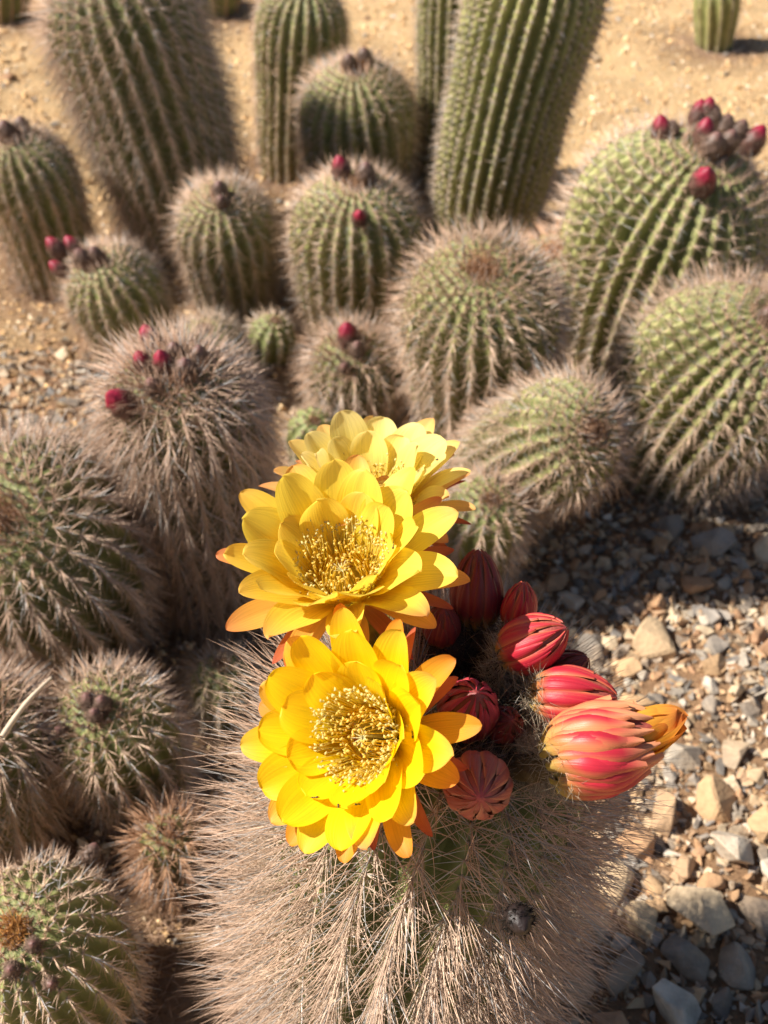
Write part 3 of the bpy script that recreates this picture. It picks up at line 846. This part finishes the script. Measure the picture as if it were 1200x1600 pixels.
YEL = {  # throat, blade and tip pigments of the inner petals, then of the outer ones
    'back':   dict(inn=((.95, .74, .08), (.96, .82, .24), (.94, .76, .32)), out=((.92, .64, .12), (.92, .58, .16), (.76, .24, .12))),
    'middle': dict(inn=((.96, .72, .03), (.96, .76, .08), (.94, .66, .12)), out=((.92, .60, .05), (.90, .50, .09), (.74, .20, .10))),
    'front':  dict(inn=((.96, .72, .008), (.97, .73, .006), (.96, .62, .012)), out=((.94, .60, .012), (.92, .46, .03), (.76, .15, .05))),
}
SEPAL = ((.62, .26, .06), (.66, .20, .06), (.42, .05, .05))
PETALS = {}
def flower(key, O, n, scale, attach, seed, whorls):
    g = np.random.default_rng(seed)
    O = np.array(O); n = unit(n); attach = np.array(attach)
    t = np.linspace(0, 1, 26)
    d0 = unit(attach - np.array([.03, .44, .33]))
    P = bez3(attach, attach + d0 * .02, O - n * .045, O - n * .004, t)
    rad = scale * np.interp(t, [0, .25, .7, 1], [.0085, .0075, .0105, .0170])
    col = np.array([.16, .15, .05]) * (1 - t)[:, None] + np.array([.92, .68, .06]) * (t ** 1.6)[:, None]
    fl = obj('flower', tube_mesh(P, rad, 28, col, FB, seed), M_TUBE, froot)
    hues = YEL[key]
    PETALS[key] = []
    for (cnt, L, W, r0, h0, a0, a1, cup, tip, tone, pt, ph0) in whorls:
        hu = {'in': hues['inn'], 'out': hues['out'], 'sep': SEPAL, 'tip': (hues['inn'][0], hues['inn'][1], (.86, .36, .12))}[tone]
        for k in range(cnt):
            az = ph0 + (k + g.normal(0, .10)) / cnt * 2 * math.pi
            tz = g.uniform(.35, 1.0)
            hk = (hu[0], hu[1], tuple(np.array(hu[1]) * (1 - tz) + np.array(hu[2]) * tz))
            me, Pp = petal_mesh(O, n, az, L * scale * g.uniform(.93, 1.06), W * scale * g.uniform(.92, 1.08), r0 * scale, h0 * scale,
                                a0 + g.normal(0, 3), a1 + g.normal(0, 6), cup * g.uniform(.7, 1.25), hk, g, FB, tipcurl=tip + g.normal(0, 6), roll=g.normal(0, .12), point=pt)
            obj('petal', me, M_PETAL, fl); PETALS[key].append((Pp, az))
    # stamens: a crown of them on the throat rim and a loose brush inside
    e1, e2, _ = frame_of(n)
    def polar(r, a, h): return O + (np.cos(a)[:, None] * e1 + np.sin(a)[:, None] * e2) * np.reshape(r, (-1, 1)) * scale + n * np.reshape(h, (-1, 1)) * scale
    Vs, Ts, Qs, Cs = [], [], [], []; off = 0
    def add(V, T, Q, C_):
        nonlocal off
        Vs.append(V); Ts.append(T + off); Cs.append(C_)
        if Q is not None: Qs.append(Q + off)
        off += len(V)
    for cnt, rb, hb, rt, ht, sr, c0, c1 in ((230, .0160, .000, .0220, .0160, .0022, (.95, .78, .14), (.95, .84, .32)),
                                        (170, .0135, -.003, .0125, .0135, .0055, (.94, .66, .05), (.94, .72, .10))):
        a = rng.uniform(0, 6.283, cnt)
        p0 = polar(np.full(cnt, rb), a, np.full(cnt, hb))
        a2 = a + rng.normal(0, .10, cnt)
        p1 = polar(np.abs(rt + rng.normal(0, sr, cnt)), a2, ht + rng.normal(0, .0028, cnt))
        dv = p1 - p0; ln = np.linalg.norm(dv, axis=1)
        bend = n * .10 - unit(dv) * .0 + rng.normal(0, .06, (cnt, 3))
        cc0 = np.array(c0) * rng.uniform(.85, 1.1, (cnt, 1)); cc1 = np.array(c1) * rng.uniform(.9, 1.1, (cnt, 1))
        V, T, Q, C_ = strands(p0 - FB, dv - bend * ln[:, None], ln, np.full(cnt, .00040), bend, 3, cc0, cc1)
        add(V, T, Q, C_)
        tip = p1 - FB
        ac = np.array([.92, .82, .40]) * rng.uniform(.85, 1.08, (cnt, 1))
        if rt < .013: ac = np.array([.94, .74, .20]) * rng.uniform(.8, 1.1, (cnt, 1))
        V, T, C_ = blobs(tip, np.full(cnt, .00068), ac, unit(rng.normal(size=(cnt, 3))), 2.0)
        add(V, T, None, C_)
    obj('stamens', mesh_np('stamens', np.concatenate(Vs), np.concatenate(Ts), np.concatenate(Qs), np.concatenate(Cs)), M_STAMEN, fl, 'stuff')
    # style with spreading stigma lobes
    cnt = 11
    a = np.arange(cnt) / cnt * 2 * math.pi
    top = O + n * .008 * scale - e1 * .002
    dv = np.cos(a)[:, None] * e1 + np.sin(a)[:, None] * e2 + n * .9
    V1, T1, Q1, C1 = strands(np.repeat((top - FB)[None], cnt, 0), dv, np.full(cnt, .0050 * scale), np.full(cnt, .0006), dv * .25, 3,
                             np.tile([[.86, .80, .45]], (cnt, 1)), np.tile([[.90, .86, .55]], (cnt, 1)), 4)
    V2, T2, Q2, C2 = strands((O - n * .02 * scale - FB)[None], (n)[None], np.array([.029 * scale]), np.array([.0012]), np.zeros((1, 3)), 3,
                             np.array([[.7, .6, .2]]), np.array([[.86, .8, .45]]), 6)
    obj('stigma', mesh_np('stigma', np.concatenate([V1, V2]), np.concatenate([T1, T2 + len(V1)]), np.concatenate([Q1, Q2 + len(V1)]), np.concatenate([C1, C2])), M_STAMEN, fl)
    return fl

#        count, length, width, r0, h0, angle at base, at tip, cup, tip curl, tone, point, phase
W_FRONT = [(9, .034, .0250, .0165, -.002, 24, 46, .26, -4, 'in', .38, .2), (11, .048, .0265, .0165, -.003, 36, 56, .24, 0, 'in', .43, .5),
           (11, .054, .0225, .0155, -.005, 44, 64, .24, 4, 'tip', .50, .1), (11, .055, .0165, .0150, -.008, 52, 78, .30, 8, 'out', .48, .35), (9, .046, .0095, .0145, -.012, 62, 88, .30, 6, 'sep', .62, .0)]
W_MID = [(9, .036, .0245, .0165, -.002, 18, 34, .26, -6, 'in', .41, .35), (11, .050, .0265, .0165, -.003, 26, 46, .24, -2, 'in', .45, .1),
         (11, .057, .0220, .0155, -.005, 40, 66, .26, 4, 'tip', .52, .4), (10, .053, .0155, .0150, -.008, 56, 88, .30, 6, 'out', .54, .2), (10, .045, .0095, .0145, -.012, 70, 104, .30, 6, 'sep', .66, .0)]
W_BACK = [(9, .038, .0230, .0150, -.002, 14, 32, .28, -6, 'in', .40, .1), (11, .048, .0240, .0155, -.003, 24, 44, .26, -4, 'in', .44, .4),
          (11, .053, .0205, .0150, -.005, 38, 64, .30, 2, 'tip', .55, .0), (11, .051, .0130, .0150, -.008, 54, 84, .30, 6, 'out', .58, .3), (10, .045, .0085, .0145, -.012, 66, 98, .30, 6, 'sep', .68, .1)]
FLOWER_LABEL = {'back': 'pale lemon flower standing behind the other two', 'middle': 'clear yellow flower opening upward between the others', 'front': 'deep golden yellow flower opened flat to the light'}
ATT = {'back': (.012, .505, .380), 'middle': (.000, .462, .392), 'front': (.004, .405, .382)}
WH = {'back': W_BACK, 'middle': W_MID, 'front': W_FRONT}
SC = {'back': 1.02, 'middle': 1.02, 'front': .97}
for i, (key, O, n) in enumerate(FLOWERS):
    fl = flower(key, O, n, SC[key], ATT[key], 300 + i, WH[key]); fl['label'] = FLOWER_LABEL[key]

# ---- closed buds with overlapping scales
def bud_shape(t, rad, sharp):
    return rad * np.clip(np.sin(math.pi * np.clip(t * .94 + .06, 0, 1) ** .85), 0, 1) ** sharp
def front_bud(kind, pos, direc, rad, ln, i):
    g = np.random.default_rng(700 + i)
    pos = np.array(pos); a, b, d = frame_of(direc)
    b0 = pos - d * ln * .5
    sharp = .62
    nt_, ns = 26, 18
    t = np.linspace(0, 1, ns); th = np.arange(nt_) / nt_ * 2 * math.pi
    TT, TH = np.meshgrid(t, th, indexing='ij')
    rr = bud_shape(TT, rad * .93, sharp)
    P = b0 + d * (TT * ln)[..., None] + rr[..., None] * (np.cos(TH)[..., None] * a + np.sin(TH)[..., None] * b)
    dim = .55 if kind.startswith('shade') else 1.  # buds in the flowers' shade: that shade is painted in as darker red
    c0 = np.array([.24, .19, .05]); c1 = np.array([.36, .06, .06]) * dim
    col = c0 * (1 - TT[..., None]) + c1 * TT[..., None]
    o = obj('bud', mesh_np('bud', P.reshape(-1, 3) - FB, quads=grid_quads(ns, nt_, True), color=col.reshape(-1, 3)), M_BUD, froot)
    # stalk down to the crown
    foot = np.array([.047, .447, .34]); fd = unit(b0 - foot); att = foot + fd * .062
    tt_ = np.linspace(0, 1, 10); SP = bez3(att, att + fd * .01, b0 - d * .012, b0 + d * .006, tt_)
    obj('stalk', tube_mesh(SP, np.full(10, rad * .36), 16, np.tile([[.15, .11, .055] if kind == 'opening' else [.05, .04, .022]], (10, 1)), FB, i), M_TUBE, o)
    rows = 3
    per = 10 if rad > .012 else 8
    if kind == 'opening': per = 10
    twist = {'opening': .85, 'lit_side': .10}.get(kind, .15)
    for row in range(rows):
        for k in range(per):
            az0 = (k + .5 * (row % 2) + g.normal(0, .07)) / per * 2 * math.pi + row * .21
            u0 = -.02 + row * .07 + g.normal(0, .015); u1 = (.74, .88, .985)[row] + g.normal(0, .02) if kind != 'opening' else (.74, .82, .88)[row] + g.normal(0, .04)
            u1 = min(u1, .99)
            nu, nv = 14, 7
            uu = np.linspace(0, 1, nu)[:, None]; vv = np.linspace(-1, 1, nv)[None, :]
            tpos = u0 + (u1 - u0) * uu
            shp = np.sin(np.pi * np.clip(uu * .88 + .11, 0, 1)) ** .55
            half = (math.pi / per) * (.80 if kind != 'opening' else .92) * shp
            az = az0 + vv * half + twist * (uu - .3)
            lift = .0001 + (rows - row) * .00035 + .0013 * rad / .015 * (1 - vv ** 2) - .0003 * uu
            if kind == 'opening': lift = lift * 1.5 + g.uniform(0, .0008) + .0030 * np.clip((uu - .78) / .22, 0, 1) ** 1.6 * g.uniform(.0, 1.) + .0006 * np.sin(uu * 11 + k)
            rr = bud_shape(tpos, rad, sharp) + lift
            P = b0 + d * (tpos * ln * np.ones_like(vv))[..., None] + rr[..., None] * (np.cos(az)[..., None] * a + np.sin(az)[..., None] * b)
            red = np.array([.50, .025, .045]); salmon = np.array([.70, .23, .10]); grn = np.array([.36, .28, .06]); dk = np.array([.22, .03, .035])
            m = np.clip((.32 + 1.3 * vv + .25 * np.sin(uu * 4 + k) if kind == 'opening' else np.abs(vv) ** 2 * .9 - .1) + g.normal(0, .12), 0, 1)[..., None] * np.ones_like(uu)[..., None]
            if kind in ('shade', 'shade_tip'): cc = (dk * (1 - m) + np.array([.34, .09, .05]) * m) * np.ones_like(P)  # scale colours with the shade painted in
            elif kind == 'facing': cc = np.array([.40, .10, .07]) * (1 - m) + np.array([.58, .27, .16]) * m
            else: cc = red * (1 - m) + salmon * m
            if kind == 'shade_tip': tw = np.clip((tpos - .5) / .3, 0, 1)[..., None]; cc = cc * (1 - tw) + np.array([.52, .05, .08]) * tw  # brighter red end paints the sunlit tip of a shaded bud
            gw = np.clip((.26 - tpos) / .26, 0, 1)[..., None] * np.ones_like(vv)[..., None]
            cc = cc * (1 - gw) + grn * gw
            if kind == 'opening':
                ow = np.clip((tpos - .60) / .2, 0, 1)[..., None] * np.ones_like(vv)[..., None] * .8
                cc = cc * (1 - ow) + np.array([.78, .36, .17]) * ow
            cc = np.clip(cc * g.uniform(.85, 1.12), 0, .95)
            uv = np.stack(np.broadcast_arrays((vv + 1) / 2, uu), -1)
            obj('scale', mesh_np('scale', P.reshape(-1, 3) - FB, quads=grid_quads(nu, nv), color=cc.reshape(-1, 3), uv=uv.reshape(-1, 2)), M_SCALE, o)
    if kind == 'opening':     # loose orange inner petals breaking out of the tip
        for k in range(11):
            az = k / 11 * 2 * math.pi + g.normal(0, .2)
            me, _ = petal_mesh(b0 + d * ln * .62, d, az, ln * g.uniform(.44, .62), rad * g.uniform(.8, 1.1), rad * .52, 0, 4 + g.normal(0, 3), -34 + g.normal(0, 7), .7,
                               ((.80, .40, .05), (.84, .42, .05), (.78, .26, .06)), g, FB, tipcurl=12 + g.normal(0, 10), roll=.45, point=.5)
            obj('petal', me, M_PETAL, o)
    # woolly hair at the base of the bud
    n = int(1500 * rad / .014)
    kk = g.uniform(-.75, .18, n); thh = g.uniform(0, 6.283, n)
    out = np.cos(thh)[:, None] * a + np.sin(thh)[:, None] * b
    cen = b0 + d * (np.maximum(kk, 0) * ln)[:, None] + (att - b0) * (np.maximum(-kk, 0) / .75)[:, None]
    pp = cen + out * np.where(kk > 0, bud_shape(np.maximum(kk, .0), rad, sharp), rad * .5)[:, None]
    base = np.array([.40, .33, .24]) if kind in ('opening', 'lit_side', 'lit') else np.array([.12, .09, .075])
    hc = base * g.uniform(.5, 1.3, (n, 1))
    V, T, Q, C_ = strands(pp - FB, unit(out + d * .3 + g.normal(0, .6, (n, 3))), g.uniform(.004, .011, n), np.full(n, .00020), g.normal(0, .5, (n, 3)), 3, hc, hc)
    obj('hairs', mesh_np('hairs', V, T, Q, C_), M_WOOL, o, 'stuff')
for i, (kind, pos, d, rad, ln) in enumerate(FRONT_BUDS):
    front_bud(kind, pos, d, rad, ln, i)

# the dried black bud on the flank
pos, d = DRIED_BUD
ROOTS['front'] = (froot, FB)
small_bud('front', pos, d, .0070, 'black', 99)

# ------------------------------------------------------------------ ants on the petals
def ant_mesh():
    Vs, Ts, Cs = [], [], []; off = 0
    def ell(cx, rx, ry, rz, nt_=8, ns=6):
        nonlocal off
        t = np.linspace(.05, math.pi - .05, ns); th = np.arange(nt_) / nt_ * 2 * math.pi
        TT, TH = np.meshgrid(t, th, indexing='ij')
        V = np.stack([cx - rx * np.cos(TT), ry * np.sin(TT) * np.cos(TH), rz * np.sin(TT) * np.sin(TH) + .0005], -1).reshape(-1, 3)
        q = grid_quads(ns, nt_, True); Vs.append(V); Ts.append(np.concatenate([q[:, [0, 1, 2]], q[:, [0, 2, 3]]]) + off); off += len(V)
    ell(.0013, .00042, .00036, .0003); ell(.00055, .00055, .00024, .00025); ell(-.0007, .00075, .00045, .0004)
    b = np.array([[.0004 + .0003 * k, 0, .0005] for k in (-1, 0, 1) for s in (1, -1)] + [[.0016, .0001, .0006], [.0016, -.0001, .0006]])
    d = np.array([[.3 * k, s, -.25] for k in (-1, 0, 1) for s in (1, -1)] + [[1, .6, .2], [1, -.6, .2]])
    V, T, Q, C_ = strands(b, d, np.full(8, .0012), np.full(8, .00007), np.tile([[0, 0, -.15]], (8, 1)), 1, np.zeros((8, 3)), np.zeros((8, 3)))
    Vs.append(V); Ts.append(T + off)
    V = np.concatenate(Vs)
    return mesh_np('ant', V * 1.15, np.concatenate(Ts), color=np.tile([[.018, .012, .010]], (len(V), 1)))
ANT = ant_mesh(); M_ANT = attr_mat('ant_shell', .35, 100., .1, spec=.5); ANT.materials.append(M_ANT)
FAX = {k: (np.array(O), unit(n)) for k, O, n in FLOWERS}
ANT_LABEL = {'back': 'tiny black ant on a petal of the pale lemon back flower', 'middle': 'tiny black ant on a petal of the clear yellow middle flower',
             'front': 'tiny black ant on a petal of the deep golden front flower'}
def put_ant(fk, target, spin):
    """stand an ant on the petal point nearest the wanted place, on the petal's upper face"""
    best = None
    for Pp, az in PETALS[fk]:
        dd = np.linalg.norm(Pp[2:-2, 1:-1] - target, axis=-1)
        k = np.unravel_index(np.argmin(dd), dd.shape)
        if best is None or dd[k] < best[0]: best = (dd[k], Pp, k[0] + 2, k[1] + 1)
    _, Pp, iu, iv = best
    nn = unit(np.cross(Pp[iu + 1, iv] - Pp[iu - 1, iv], Pp[iu, iv + 1] - Pp[iu, iv - 1]))
    if nn @ FAX[fk][1] < 0: nn = -nn
    tx = unit(Pp[iu + 1, iv] - Pp[iu - 1, iv]); ty = np.cross(nn, tx)
    fx = math.cos(spin) * tx + math.sin(spin) * ty; fy = np.cross(nn, fx)
    o = bpy.data.objects.new('ant', ANT); COL.objects.link(o)
    from mathutils import Matrix
    o.matrix_world = Matrix([[fx[i], fy[i], nn[i], (Pp[iu, iv] + nn * .00008)[i]] for i in range(3)] + [[0, 0, 0, 1]])
    o['label'] = ANT_LABEL[fk]; o['category'] = 'ant'; o['group'] = 'ants on the yellow petals'
for fk, target, spin in ANTS: put_ant(fk, np.array(target), spin)

# a dry straw lying across two cacti
P0 = np.array(STRAW[0]); P1 = np.array(STRAW[1])
t = np.linspace(0, 1, 12)
SPn = P0 + (P1 - P0) * t[:, None] + np.array([0, 0, .004]) * np.sin(t * 3.1)[:, None]
me = tube_mesh(SPn, np.interp(t, [0, 1], [.0024, .0012]), 8, np.tile([[.66, .53, .38]], (12, 1)), P0, 1)
me.name = 'dry_straw'
st = obj('dry_straw', me, M_SPINE); st.location = tuple(P0)
st['label'] = 'pale dry straw lying slanted across cactus spines'; st['category'] = 'straw'
